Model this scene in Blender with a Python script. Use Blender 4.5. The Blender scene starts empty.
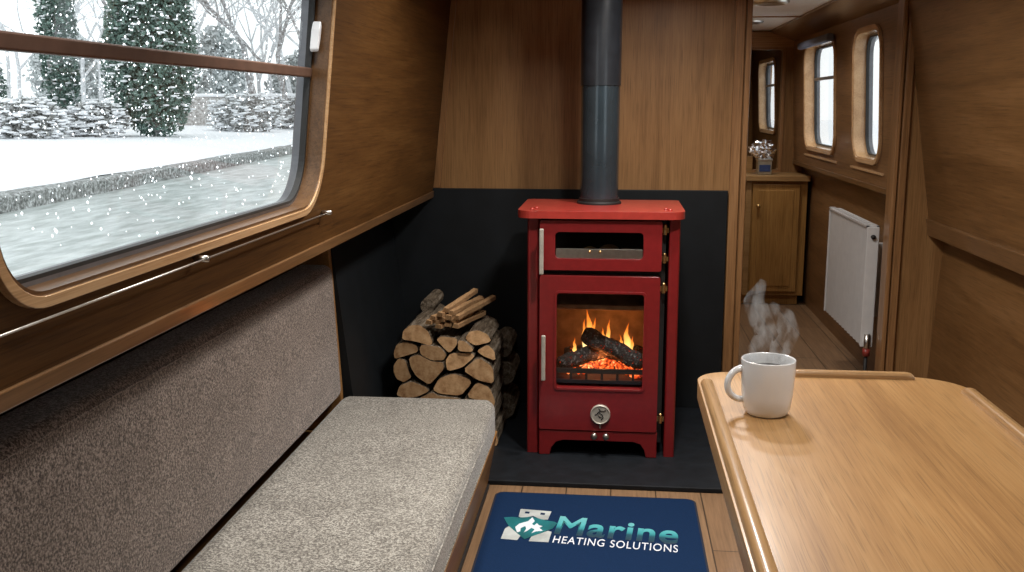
import bpy, bmesh, math, random
from mathutils import Vector, Matrix, geometry, noise
SC=bpy.context.scene; C=SC.collection
PI=math.pi; R=math.radians
rnd=random.Random(7)

# ------------------------------------------------------------------ materials
def new_mat(name):
    m=bpy.data.materials.new(name); m.use_nodes=True
    nt=m.node_tree; nt.nodes.clear()
    out=nt.nodes.new('ShaderNodeOutputMaterial')
    return m,nt,out
def N(nt,t,**kw):
    n=nt.nodes.new(t)
    for k,v in kw.items():
        if k in n.inputs: n.inputs[k].default_value=v
        else: setattr(n,k,v)
    return n
def col(c): return (c[0],c[1],c[2],1)
def ramp(nt,stops):
    r=nt.nodes.new('ShaderNodeValToRGB'); e=r.color_ramp.elements
    while len(e)<len(stops): e.new(.5)
    for i,(p,c) in enumerate(stops): e[i].position=p; e[i].color=col(c)
    return r
def bsdf(nt,out,color=(.5,.5,.5),rough=.5,metal=0,coat=0,spec=.5,sheen=0):
    b=nt.nodes.new('ShaderNodeBsdfPrincipled')
    b.inputs['Base Color'].default_value=col(color); b.inputs['Roughness'].default_value=rough
    b.inputs['Metallic'].default_value=metal; b.inputs['Coat Weight'].default_value=coat
    b.inputs['Coat Roughness'].default_value=.15
    b.inputs['Specular IOR Level'].default_value=spec; b.inputs['Sheen Weight'].default_value=sheen
    nt.links.new(b.outputs[0],out.inputs['Surface']); return b
def coords(nt,scale):
    tc=nt.nodes.new('ShaderNodeTexCoord'); mp=nt.nodes.new('ShaderNodeMapping')
    mp.inputs['Scale'].default_value=scale
    nt.links.new(tc.outputs['Object'],mp.inputs['Vector']); return mp
def bump(nt,src,b,strength,dist=.002):
    bp=N(nt,'ShaderNodeBump',Strength=strength,Distance=dist)
    nt.links.new(src,bp.inputs['Height']); nt.links.new(bp.outputs[0],b.inputs['Normal'])

def wood(name,dark,mid,light,axis='Z',rough=.42,coat=.15,fine=1.0,pore=.55,pl=9,spec=.35):
    m,nt,out=new_mat(name); b=bsdf(nt,out,rough=rough,coat=coat,spec=spec)
    def sc(a,l):
        return tuple(l if 'XYZ'[i]==axis else a for i in range(3))
    m1=coords(nt,sc(9,.9)); n1=N(nt,'ShaderNodeTexNoise',Scale=1.0,Detail=3.0,Distortion=1.2); nt.links.new(m1.outputs[0],n1.inputs['Vector'])
    m2=coords(nt,sc(160*fine,4)); n2=N(nt,'ShaderNodeTexNoise',Scale=1.0,Detail=4.0,Roughness=.65); nt.links.new(m2.outputs[0],n2.inputs['Vector'])
    r1=ramp(nt,[(.25,dark),(.5,mid),(.75,light)])
    mul=N(nt,'ShaderNodeMath',operation='MULTIPLY_ADD'); mul.inputs[1].default_value=.55; 
    nt.links.new(n2.outputs['Fac'],mul.inputs[0])
    m3=N(nt,'ShaderNodeMath',operation='MULTIPLY_ADD'); m3.inputs[1].default_value=.6; m3.inputs[2].default_value=-.08
    nt.links.new(n1.outputs['Fac'],m3.inputs[0]); nt.links.new(m3.outputs[0],mul.inputs[2])
    nt.links.new(mul.outputs[0],r1.inputs[0])
    # open pores of the oak: thin dark strokes along the grain
    m4=coords(nt,sc(420*fine,pl)); n4=N(nt,'ShaderNodeTexNoise',Scale=1.0,Detail=1.0); nt.links.new(m4.outputs[0],n4.inputs['Vector'])
    rp=ramp(nt,[(.32,(.45,.45,.45)),(.44,(1,1,1))]); nt.links.new(n4.outputs['Fac'],rp.inputs[0])
    mx=nt.nodes.new('ShaderNodeMix'); mx.data_type='RGBA'; mx.blend_type='MULTIPLY'; mx.inputs[0].default_value=pore
    nt.links.new(r1.outputs[0],mx.inputs[6]); nt.links.new(rp.outputs[0],mx.inputs[7])
    nt.links.new(mx.outputs[2],b.inputs['Base Color'])
    bump(nt,n2.outputs['Fac'],b,.12,.001)
    return m
def plain(name,c,rough=.5,metal=0,coat=0,var=.12,scale=30,bmp=0,spec=.5,c2=None):
    m,nt,out=new_mat(name); b=bsdf(nt,out,c,rough,metal,coat,spec)
    mp=coords(nt,(scale,)*3); n=N(nt,'ShaderNodeTexNoise',Scale=1.0,Detail=4.0); nt.links.new(mp.outputs[0],n.inputs['Vector'])
    lo=tuple(x*(1-var) for x in c); hi=c2 or tuple(min(1,x*(1+var)) for x in c)
    r=ramp(nt,[(.3,lo),(.7,hi)]); nt.links.new(n.outputs['Fac'],r.inputs[0]); nt.links.new(r.outputs[0],b.inputs['Base Color'])
    if bmp: bump(nt,n.outputs['Fac'],b,bmp)
    return m
def emit(name,c,s):
    m,nt,out=new_mat(name); e=N(nt,'ShaderNodeEmission',Color=col(c),Strength=s); nt.links.new(e.outputs[0],out.inputs['Surface']); return m

OAK_D=(.13,.060,.021); OAK_M=(.26,.132,.053); OAK_L=(.36,.195,.088)
def sc3(c,k): return tuple(x*k for x in c)
def oak(name,axis,k=1.0,**kw): return wood(name,sc3(OAK_D,k),sc3(OAK_M,k),sc3(OAK_L,k),axis,**kw)
M={}
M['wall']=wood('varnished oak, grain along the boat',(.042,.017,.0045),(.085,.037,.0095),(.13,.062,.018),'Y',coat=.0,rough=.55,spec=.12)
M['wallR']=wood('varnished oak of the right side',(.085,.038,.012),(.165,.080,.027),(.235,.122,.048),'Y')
M['cwall']=oak('varnished oak of the corridor','Y',.75)
M['wallV']=wood('varnished oak, upright grain',(.14,.066,.022),(.27,.142,.055),(.37,.205,.085),'Z')
M['wallX']=oak('varnished oak, grain across','X',1.0)
M['trimY']=oak('oak moulding','Y',.62,coat=.4,rough=.3)
M['trimZ']=oak('oak upright moulding','Z',1.1,coat=.3)
M['trimX']=oak('oak cross moulding','X',1.35,coat=.3)
M['bezel']=wood('pale oak moulding and reveal with painted daylight',(.40,.22,.10),(.60,.38,.20),(.72,.50,.30),'Y',coat=.5,rough=.25,pore=.3)  # daylight caught by mouldings and reveals is put into this pale tone
M['reveal']=oak('brown oak window reveal','Y',.5,coat=.3)
M['tabletop']=wood('golden oak table',(.25,.122,.042),(.40,.215,.080),(.50,.295,.125),'Y',rough=.40,coat=.15,fine=1.7,pore=.45,pl=14)
M['rail']=wood('oak table rail',(.27,.14,.055),(.43,.25,.11),(.52,.32,.15),'Y',rough=.3,coat=.4)
M['railX']=wood('oak table rail across',(.27,.14,.055),(.43,.25,.11),(.52,.32,.15),'X',rough=.3,coat=.4)
M['bench']=wood('oak bench board',(.16,.075,.022),(.30,.15,.05),(.40,.21,.08),'Y',rough=.4)
M['cab']=wood('honey oak cabinet',(.21,.105,.028),(.38,.20,.058),(.50,.28,.09),'Z',rough=.4)
M['cabtop']=wood('honey oak worktop',(.2,.105,.04),(.36,.21,.085),(.46,.28,.12),'X',rough=.35)
M['black']=plain('black matt heat board',(.0055,.0075,.0095),rough=.6,var=.2,scale=14,spec=.3)
M['slate']=plain('black slate hearth',(.007,.009,.012),rough=.6,var=.3,scale=25,bmp=.1,spec=.25)
M['red']=plain('red stove enamel',(.20,.012,.013),rough=.32,coat=.35,var=.08,scale=60,bmp=.02)
M['redtop']=plain('red enamel top plate',(.36,.035,.025),rough=.36,coat=.3,var=.12,scale=40,bmp=.03)
M['iron']=plain('black iron',(.012,.011,.011),rough=.6,var=.2,bmp=.1)
M['dial']=plain('pale satin steel',(.50,.47,.41),rough=.5,metal=.35,var=.15,scale=60)
M['steel']=plain('brushed steel',(.62,.60,.56),rough=.3,metal=1,var=.08,scale=80)
M['brass']=plain('worn brass',(.62,.42,.18),rough=.35,metal=1,var=.15,scale=90)
M['alu']=plain('dark aluminium window frame',(.20,.20,.215),rough=.35,metal=.8,var=.1)
M['bar']=plain('brown anodised bar',(.15,.085,.06),rough=.4,metal=.3,var=.15)
M['white']=plain('white enamel paint',(.62,.62,.62),rough=.4,var=.04,coat=.2)
M['ceil']=plain('white ceiling panel',(.86,.85,.83),rough=.5,var=.03)
M['plastic']=plain('white plastic',(.8,.82,.85),rough=.3,var=.03)
M['fluelow']=plain('blue grey steel pipe',(.045,.065,.080),rough=.25,metal=.5,coat=.8,var=.15,scale=9,bmp=.02)
M['fluehigh']=plain('black enamel pipe',(.018,.021,.026),rough=.3,coat=.4,var=.2)
M['firebrick']=plain('fire lit brick lining',(.30,.17,.09),rough=.85,var=.35,scale=22,bmp=.3)
M['ash']=plain('grey ash',(.25,.22,.2),rough=.95,var=.4,scale=60,bmp=.3)
M['ceramic']=plain('white glazed ceramic',(.80,.80,.80),rough=.16,coat=.5,var=.02)
M['coffee']=plain('black coffee',(.012,.007,.004),rough=.06,var=.1)
M['mat']=plain('navy blue mat',(.006,.021,.062),rough=.85,var=.12,scale=300,bmp=.25,spec=.08)
M['matedge']=plain('dark navy mat edge',(.006,.009,.022),rough=.8,var=.1)
M['printwhite']=plain('white print',(.72,.74,.80),rough=.5,var=.03)
M['printsilver']=plain('silver grey print',(.42,.45,.44),rough=.5,var=.25,scale=18)
M['printteal']=plain('deep teal print',(.006,.13,.145),rough=.5,var=.4,scale=14)
M['roof']=plain('dark rubber',(.02,.02,.02),rough=.6)
M['flake']=None
M['snow']=plain('fresh snow',(.90,.91,.93),rough=.8,var=.03,scale=2,bmp=.2)
def flake():
    m,nt,out=new_mat('snowflakes'); d=N(nt,'ShaderNodeBsdfDiffuse',Color=(.95,.95,.97,1)); t=N(nt,'ShaderNodeBsdfTranslucent',Color=(.95,.95,.97,1))
    mx=nt.nodes.new('ShaderNodeAddShader'); nt.links.new(d.outputs[0],mx.inputs[0]); nt.links.new(t.outputs[0],mx.inputs[1]); nt.links.new(mx.outputs[0],out.inputs['Surface']); return m
M['flake']=flake()
M['tin']=plain('pale metal tin',(.40,.36,.28),rough=.35,metal=.7,var=.2)
M['blue']=plain('dark blue print',(.02,.04,.12),rough=.5)
M['foil']=plain('crumpled silver foil',(.75,.76,.80),rough=.22,metal=1,var=.2,scale=40)
M['blind']=plain('slate blue fabric',(.13,.15,.22),rough=.8,var=.1)
M['lump']=plain('browned lump',(.32,.16,.06),rough=.7,var=.4,scale=40,bmp=.2)
M['redvalve']=plain('red brown valve cap',(.28,.04,.03),rough=.4)

def planks():
    m,nt,out=new_mat('oak plank floor'); b=bsdf(nt,out,rough=.5,coat=.1,spec=.35)
    mp=coords(nt,(1,1,1)); mp.inputs['Rotation'].default_value=(0,0,PI/2)
    br=nt.nodes.new('ShaderNodeTexBrick'); br.offset=.37
    for k,v in {'Scale':1.0,'Brick Width':1.1,'Row Height':.14,'Mortar Size':.0022,'Bias':0.0}.items(): br.inputs[k].default_value=v
    br.inputs['Color1'].default_value=col((.21,.118,.060)); br.inputs['Color2'].default_value=col((.275,.168,.092)); br.inputs['Mortar'].default_value=col((.06,.035,.018))
    nt.links.new(mp.outputs[0],br.inputs['Vector'])
    m2=coords(nt,(90,4,90)); n=N(nt,'ShaderNodeTexNoise',Scale=1.0,Detail=5.0,Roughness=.7); nt.links.new(m2.outputs[0],n.inputs['Vector'])
    r=ramp(nt,[(.3,(.6,.58,.55)),(.7,(1.1,1.08,1.05))]); nt.links.new(n.outputs['Fac'],r.inputs[0])
    mx=nt.nodes.new('ShaderNodeMix'); mx.data_type='RGBA'; mx.blend_type='MULTIPLY'; mx.inputs[0].default_value=1
    nt.links.new(br.outputs['Color'],mx.inputs[6]); nt.links.new(r.outputs[0],mx.inputs[7]); nt.links.new(mx.outputs[2],b.inputs['Base Color'])
    bump(nt,n.outputs['Fac'],b,.15); return m
M['floor']=planks()
def tweed(name,a,b_,c_):
    m,nt,out=new_mat(name); b=bsdf(nt,out,rough=.95,spec=.15,sheen=.3)
    mp=coords(nt,(210,210,210)); n=N(nt,'ShaderNodeTexNoise',Scale=1.0,Detail=3.0,Roughness=.8); nt.links.new(mp.outputs[0],n.inputs['Vector'])
    mp2=coords(nt,(9,9,9)); n2=N(nt,'ShaderNodeTexNoise',Scale=1.0,Detail=3.0); nt.links.new(mp2.outputs[0],n2.inputs['Vector'])
    r=ramp(nt,[(.40,a),(.5,b_),(.60,c_)]); nt.links.new(n.outputs['Fac'],r.inputs[0])
    r2=ramp(nt,[(.3,(.85,.84,.83)),(.7,(1.1,1.1,1.1))]); nt.links.new(n2.outputs['Fac'],r2.inputs[0])
    mx=nt.nodes.new('ShaderNodeMix'); mx.data_type='RGBA'; mx.blend_type='MULTIPLY'; mx.inputs[0].default_value=1
    nt.links.new(r.outputs[0],mx.inputs[6]); nt.links.new(r2.outputs[0],mx.inputs[7]); nt.links.new(mx.outputs[2],b.inputs['Base Color'])
    bump(nt,n.outputs['Fac'],b,.6,.003); return m
M['seat']=tweed('lit-toned tweed',(.07,.062,.054),(.205,.192,.168),(.43,.415,.37))  # same cloth as the back, with the lit tone put into its colour
M['back']=tweed('brown tweed',(.045,.032,.026),(.185,.140,.115),(.42,.345,.30))
def glass():
    m,nt,out=new_mat('clear window glass')
    t=N(nt,'ShaderNodeBsdfTransparent',Color=col((.97,.985,.98))); g=N(nt,'ShaderNodeBsdfGlossy',Roughness=.02)
    f=N(nt,'ShaderNodeFresnel',IOR=1.4); mx=nt.nodes.new('ShaderNodeMixShader')
    ge=nt.nodes.new('ShaderNodeNewGeometry'); k=N(nt,'ShaderNodeMath',operation='SUBTRACT'); k.inputs[0].default_value=1; nt.links.new(ge.outputs['Backfacing'],k.inputs[1])
    k2=N(nt,'ShaderNodeMath',operation='MULTIPLY'); nt.links.new(f.outputs[0],k2.inputs[0]); nt.links.new(k.outputs[0],k2.inputs[1])
    nt.links.new(k2.outputs[0],mx.inputs[0]); nt.links.new(t.outputs[0],mx.inputs[1]); nt.links.new(g.outputs[0],mx.inputs[2]); nt.links.new(mx.outputs[0],out.inputs['Surface']); return m
M['glass']=glass()
def water():
    m,nt,out=new_mat('grey canal water'); b=bsdf(nt,out,(.10,.125,.115),rough=.3,spec=.5)
    mp=coords(nt,(5,1.3,1)); n=N(nt,'ShaderNodeTexNoise',Scale=1.5,Detail=5.0,Roughness=.65); nt.links.new(mp.outputs[0],n.inputs['Vector'])
    r=ramp(nt,[(.35,(.30,.34,.32)),(.62,(.68,.72,.71))]); nt.links.new(n.outputs['Fac'],r.inputs[0]); nt.links.new(r.outputs[0],b.inputs['Base Color'])
    bump(nt,n.outputs['Fac'],b,.5,.03); return m
M['water']=water()
def snowy(name,base,amount,scale=8,rough=.9,base2=None):
    m,nt,out=new_mat(name); b=bsdf(nt,out,rough=rough,spec=.2)
    mp=coords(nt,(scale,)*3); n=N(nt,'ShaderNodeTexNoise',Scale=1.0,Detail=6.0,Roughness=.75); nt.links.new(mp.outputs[0],n.inputs['Vector'])
    b2=base2 or tuple(min(1,x*1.8) for x in base)
    r=ramp(nt,[(.5-amount-.12,base),(.5-amount,b2),(.5-amount+.1+.05,(.86,.88,.9))]); nt.links.new(n.outputs['Fac'],r.inputs[0]); nt.links.new(r.outputs[0],b.inputs['Base Color']); return m
M['bank']=snowy('snow dusted stone bank',(.12,.125,.12),-.03,scale=22,base2=(.36,.37,.36))
M['barkout']=snowy('frosted grey bark',(.18,.17,.165),.0,scale=14,base2=(.34,.33,.33))
M['farbark']=snowy('pale bark with painted haze',(.42,.43,.44),.02,scale=14,base2=(.58,.59,.60))  # haze of distance is put into this pale bark colour
M['leaf']=snowy('dark evergreen leaves with frost',(.075,.135,.11),-.06,scale=30,base2=(.20,.29,.25))
M['leafg']=snowy('grey winter leaves with frost',(.13,.13,.115),.0,scale=30,base2=(.33,.33,.31))
M['stone']=snowy('pale stone wall',(.30,.29,.28),-.04,scale=10)
def bark():
    m,nt,out=new_mat('rough log bark'); b=bsdf(nt,out,rough=.95,spec=.1)
    mp=coords(nt,(70,9,70)); n=N(nt,'ShaderNodeTexNoise',Scale=1.0,Detail=6.0,Roughness=.75,Distortion=.6); nt.links.new(mp.outputs[0],n.inputs['Vector'])
    r=ramp(nt,[(.34,(.035,.025,.018)),(.5,(.15,.115,.08)),(.68,(.34,.29,.23))]); nt.links.new(n.outputs['Fac'],r.inputs[0]); nt.links.new(r.outputs[0],b.inputs['Base Color']); bump(nt,n.outputs['Fac'],b,1,.006); return m
M['bark']=bark()
def cutface(k):
    m,nt,out=new_mat('sawn log end'); b=bsdf(nt,out,rough=.85,spec=.15)
    mp=coords(nt,(34,34,34)); n=N(nt,'ShaderNodeTexNoise',Scale=1.0,Detail=5.0,Roughness=.7); nt.links.new(mp.outputs[0],n.inputs['Vector'])
    r=ramp(nt,[(.28,tuple(x*k for x in(.24,.115,.05))),(.5,tuple(x*k for x in(.46,.28,.14))),(.75,tuple(x*k for x in(.62,.42,.24)))]); nt.links.new(n.outputs['Fac'],r.inputs[0]); nt.links.new(r.outputs[0],b.inputs['Base Color']); bump(nt,n.outputs['Fac'],b,.4,.003); return m
M['cut0']=cutface(1.15); M['cut1']=cutface(.85); M['cut2']=cutface(1.4)
M['kind']=wood('split kindling wood',(.20,.10,.045),(.42,.25,.12),(.55,.36,.19),'Y',rough=.85,coat=0)
def charred():
    m,nt,out=new_mat('charred burning wood'); b=bsdf(nt,out,(.02,.018,.016),rough=.85)
    mp=coords(nt,(80,80,80)); n=N(nt,'ShaderNodeTexNoise',Scale=1.0,Detail=4.0,Roughness=.7); nt.links.new(mp.outputs[0],n.inputs['Vector'])
    r=ramp(nt,[(.4,(.007,.006,.006)),(.56,(.05,.045,.045)),(.66,(.26,.25,.26))]); nt.links.new(n.outputs['Fac'],r.inputs[0]); nt.links.new(r.outputs[0],b.inputs['Base Color'])
    bump(nt,n.outputs['Fac'],b,1,.008)
    r2=ramp(nt,[(.0,(1,.12,.01)),(.30,(.8,.05,.0)),(.38,(0,0,0))]); nt.links.new(n.outputs['Fac'],r2.inputs[0])
    nt.links.new(r2.outputs[0],b.inputs['Emission Color']); b.inputs['Emission Strength'].default_value=1.5; return m
M['char']=charred()
def ember():
    m,nt,out=new_mat('glowing embers'); b=bsdf(nt,out,(.05,.03,.03),rough=.9)
    mp=coords(nt,(75,75,75)); n=N(nt,'ShaderNodeTexNoise',Scale=1.0,Detail=3.0,Roughness=.6); nt.links.new(mp.outputs[0],n.inputs['Vector'])
    r=ramp(nt,[(.36,(.005,.003,.003)),(.45,(.55,.03,.006)),(.56,(1,.16,.02)),(.68,(1,.55,.22))]); nt.links.new(n.outputs['Fac'],r.inputs[0])
    nt.links.new(r.outputs[0],b.inputs['Emission Color']); b.inputs['Emission Strength'].default_value=1.5; return m
M['ember']=ember()
def flame():
    m,nt,out=new_mat('flame'); 
    tc=nt.nodes.new('ShaderNodeTexCoord'); sp=nt.nodes.new('ShaderNodeSeparateXYZ'); nt.links.new(tc.outputs['Generated'],sp.inputs[0])
    r=ramp(nt,[(0,(1,.75,.38)),(.35,(1,.52,.12)),(.7,(1,.25,.03)),(1,(.7,.08,.0))]); nt.links.new(sp.outputs['Z'],r.inputs[0])
    e=N(nt,'ShaderNodeEmission',Strength=2.3); nt.links.new(r.outputs[0],e.inputs['Color'])
    t=nt.nodes.new('ShaderNodeBsdfTransparent'); lw=N(nt,'ShaderNodeLayerWeight',Blend=.35)
    mp=coords(nt,(60,60,25)); n=N(nt,'ShaderNodeTexNoise',Scale=1.0,Detail=3.0); nt.links.new(mp.outputs[0],n.inputs['Vector'])
    a=N(nt,'ShaderNodeMath',operation='MULTIPLY_ADD'); a.inputs[1].default_value=.9; a.inputs[2].default_value=0; nt.links.new(lw.outputs['Facing'],a.inputs[0])
    a2=N(nt,'ShaderNodeMath',operation='MULTIPLY_ADD'); a2.inputs[1].default_value=.45; nt.links.new(sp.outputs['Z'],a2.inputs[0]); nt.links.new(a.outputs[0],a2.inputs[2])
    a3=N(nt,'ShaderNodeMath',operation='MULTIPLY_ADD'); a3.inputs[1].default_value=.5; a3.use_clamp=True; nt.links.new(n.outputs['Fac'],a3.inputs[0]); nt.links.new(a2.outputs[0],a3.inputs[2])
    mx=nt.nodes.new('ShaderNodeMixShader'); nt.links.new(a3.outputs[0],mx.inputs[0]); nt.links.new(e.outputs[0],mx.inputs[1]); nt.links.new(t.outputs[0],mx.inputs[2]); nt.links.new(mx.outputs[0],out.inputs['Surface']); return m
M['flame']=flame()
def steam():
    m,nt,out=new_mat('steam'); v=N(nt,'ShaderNodeVolumeScatter',Color=col((1,.98,.95)))
    mp=coords(nt,(75,75,38)); n=N(nt,'ShaderNodeTexNoise',Scale=1.0,Detail=3.0,Distortion=.8); nt.links.new(mp.outputs[0],n.inputs['Vector'])
    a=N(nt,'ShaderNodeMapRange'); a.inputs['From Min'].default_value=.42; a.inputs['From Max'].default_value=.7; a.inputs['To Max'].default_value=34
    nt.links.new(n.outputs['Fac'],a.inputs['Value']); nt.links.new(a.outputs[0],v.inputs['Density']); nt.links.new(v.outputs[0],out.inputs['Volume']); return m
M['steam']=steam()
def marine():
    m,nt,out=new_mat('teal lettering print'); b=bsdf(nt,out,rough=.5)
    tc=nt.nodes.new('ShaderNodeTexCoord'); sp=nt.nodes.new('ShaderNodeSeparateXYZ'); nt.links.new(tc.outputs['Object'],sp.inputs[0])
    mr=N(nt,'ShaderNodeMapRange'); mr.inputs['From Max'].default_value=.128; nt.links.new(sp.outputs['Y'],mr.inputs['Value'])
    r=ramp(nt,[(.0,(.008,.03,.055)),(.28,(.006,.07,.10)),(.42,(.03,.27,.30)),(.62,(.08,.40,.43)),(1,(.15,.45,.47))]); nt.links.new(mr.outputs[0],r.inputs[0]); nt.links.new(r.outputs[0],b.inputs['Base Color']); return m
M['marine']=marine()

# ------------------------------------------------------------------ object helpers
BASE={}
def tagp(o,label=None,cat=None,group=None,kind=None):
    if label: o['label']=label
    if cat: o['category']=cat
    if group: o['group']=group
    if kind: o['kind']=kind
    return o
def thing(name,label,cat,loc,group=None):
    o=bpy.data.objects.new(name,None); C.objects.link(o); o.location=loc; o.empty_display_size=.05
    BASE[o]=Vector(loc); return tagp(o,label,cat,group)
def link(name,me,mats,parent=None,base=None,smooth=False,label=None):
    """me is in world coordinates; the object's origin goes to its parent's base (or base)"""
    off=BASE[parent] if parent else Vector(base or (0,0,0))
    me.transform(Matrix.Translation(-off))
    if smooth: me.shade_smooth()
    for m in (mats if isinstance(mats,(list,tuple)) else [mats]): me.materials.append(m)
    o=bpy.data.objects.new(name,me); C.objects.link(o)
    if parent: o.parent=parent
    else: o.location=off
    BASE[o]=off
    if label: o['label']=label
    return o
def fin(bm,name):
    bmesh.ops.recalc_face_normals(bm,faces=bm.faces); me=bpy.data.meshes.new(name); bm.to_mesh(me); bm.free(); return me
def obj(name,bm,mats,parent=None,base=None,smooth=False,bev=0,seg=2,sub=0,label=None,angle=None):
    o=link(name,fin(bm,name),mats,parent,base,smooth,label)
    if bev:
        b=o.modifiers.new('bevel','BEVEL'); b.width=bev; b.segments=seg; b.limit_method='ANGLE'; b.angle_limit=R(40)
    if sub:
        s=o.modifiers.new('sub','SUBSURF'); s.levels=s.render_levels=sub
    return o
def struct(name,bm,m,**kw):
    o=obj(name,bm,m,**kw); o['kind']='structure'; return o
def BM(): return bmesh.new()
def box(bm,a,b,mi=0):
    x0,y0,z0=a; x1,y1,z1=b
    v=[bm.verts.new(p) for p in ((x0,y0,z0),(x1,y0,z0),(x1,y1,z0),(x0,y1,z0),(x0,y0,z1),(x1,y0,z1),(x1,y1,z1),(x0,y1,z1))]
    for f in ((0,3,2,1),(4,5,6,7),(0,1,5,4),(1,2,6,5),(2,3,7,6),(3,0,4,7)):
        F=bm.faces.new([v[i] for i in f]); F.material_index=mi
    return bm
def hexa(bm,p8):
    v=[bm.verts.new(p) for p in p8]
    for f in ((0,3,2,1),(4,5,6,7),(0,1,5,4),(1,2,6,5),(2,3,7,6),(3,0,4,7)): bm.faces.new([v[i] for i in f])
    return bm
def B(a,b): return box(BM(),a,b)
def prism(bm,loops,f,w0,w1,mi=0,mi_front=None):
    """extrude a 2-D region (outer loop, then holes) between w0 and w1; f(u,v,w) gives the 3-D point"""
    tris=geometry.tessellate_polygon([[Vector((u,v,0)) for u,v in L] for L in loops])
    flat=[p for L in loops for p in L]
    A=[bm.verts.new(f(u,v,w0)) for u,v in flat]; Bv=[bm.verts.new(f(u,v,w1)) for u,v in flat]
    for t in tris:
        try:
            F=bm.faces.new([A[i] for i in t]); F.material_index=mi if mi_front is None else mi_front
            F=bm.faces.new([Bv[i] for i in reversed(t)]); F.material_index=mi
        except ValueError: pass
    k=0
    for L in loops:
        n=len(L)
        for i in range(n):
            F=bm.faces.new([A[k+i],A[k+(i+1)%n],Bv[k+(i+1)%n],Bv[k+i]]); F.material_index=mi
        k+=n
    return bm
def rrect(u0,v0,u1,v1,r,n=8):
    rs=r if isinstance(r,(list,tuple)) else [r]*4; pts=[]
    for (cx,cy,a,rr) in ((u1,v0,-90,rs[0]),(u1,v1,0,rs[1]),(u0,v1,90,rs[2]),(u0,v0,180,rs[3])):
        sx=-1 if cx==u1 else 1; sy=-1 if cy==v1 else 1
        if rr<=1e-5: pts.append((cx,cy)); continue
        for i in range(n+1):
            t=R(a+90*i/n); pts.append((cx+sx*rr+rr*math.cos(t),cy+sy*rr+rr*math.sin(t)))
    return pts
def rect(u0,v0,u1,v1): return [(u0,v0),(u1,v0),(u1,v1),(u0,v1)]
def tube(bm,pts,r,n=10,cap=True,mi=0):
    pts=[Vector(p) for p in pts]; rr=r if isinstance(r,(list,tuple)) else [r]*len(pts); rings=[]; prev=None
    for i,p in enumerate(pts):
        d=(pts[min(i+1,len(pts)-1)]-pts[max(i-1,0)]).normalized()
        if prev is None:
            a=Vector((0,0,1)) if abs(d.z)<.9 else Vector((1,0,0)); x=d.cross(a).normalized()
        else:
            x=(prev-d*prev.dot(d)).normalized()
        prev=x; y=d.cross(x)
        rings.append([bm.verts.new(p+rr[i]*(math.cos(2*PI*k/n)*x+math.sin(2*PI*k/n)*y)) for k in range(n)])
    for a,b in zip(rings,rings[1:]):
        for k in range(n): F=bm.faces.new([a[k],a[(k+1)%n],b[(k+1)%n],b[k]]); F.material_index=mi
    if cap: bm.faces.new(rings[0][::-1]); bm.faces.new(rings[-1])
    return bm
def lathe(bm,prof,c,n=32,axis='Z',close=True):
    cx,cy,cz=c; rings=[]
    for r,h in prof:
        ring=[]
        for k in range(n):
            t=2*PI*k/n; a,b=r*math.cos(t),r*math.sin(t)
            p={'Z':(cx+a,cy+b,cz+h),'Y':(cx+a,cy+h,cz+b),'X':(cx+h,cy+a,cz+b)}[axis]; ring.append(bm.verts.new(p))
        rings.append(ring)
    for a,b in zip(rings,rings[1:]):
        for k in range(n): bm.faces.new([a[k],a[(k+1)%n],b[(k+1)%n],b[k]])
    if close:
        bm.faces.new(rings[0][::-1]); bm.faces.new(rings[-1])
    return bm
def smoothang(o,ang=40):
    o.data.shade_smooth()
    m=o.modifiers.new('edge','EDGE_SPLIT'); m.split_angle=R(ang); return o

# ------------------------------------------------------------------ the boat's shell
YB,YF=-1.5,3.9                     # saloon: behind the camera .. stove bulkhead
def LW(u,v,w): return (-.72+.1075*(v-.85)-w, u, v)              # left cabin side, leaning in
def RW(u,v,w): return (1.177-.162*(v-.754)+w, u, v)             # right cabin side
def CW(u,v,w): return (1.10-.05*(v-.85)+w, u, v)                # right cabin side beyond the bulkhead
struct('floor',B((-1.05,YB-.1,-.06),(1.35,8.4,0)),M['floor'])
WL=(1.04,.968,2.30,1.535)          # left window opening along y and z
lw_hole=rrect(*WL,.115)
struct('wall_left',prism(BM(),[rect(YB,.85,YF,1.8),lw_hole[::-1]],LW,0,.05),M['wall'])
bm=BM(); box(bm,(-1.06,YB,0),(-1.0,YF,.86)); box(bm,(-1.0,YB,.85),(-.77,YF,.87))
struct('wall_left_lower',bm,M['wall'])
struct('trim_1',prism(BM(),[rect(YB,.842,YF-.005,.868)],LW,-.006,.03),M['trimY'],bev=.002)
RWIN=(.55,.95,1.95,1.5)
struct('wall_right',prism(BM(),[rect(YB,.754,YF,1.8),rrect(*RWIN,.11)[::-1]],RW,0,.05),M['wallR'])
struct('wall_right_lower',hexa(BM(),[(1.205,YB,0),(1.30,YB,0),(1.30,YF,0),(1.205,YF,0),(1.24,YB,.80),(1.30,YB,.80),(1.30,YF,.80),(1.24,YF,.80)]),M['wallR'])
struct('trim_2',prism(BM(),[rect(YB,.715,YF-.005,.778)],RW,-.012,.06),M['trimY'],bev=.004)
bm=BM(); box(bm,(1.204,2.55,.01),(1.212,2.565,.7)); struct('trim_3',bm,M['trimZ'])
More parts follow.
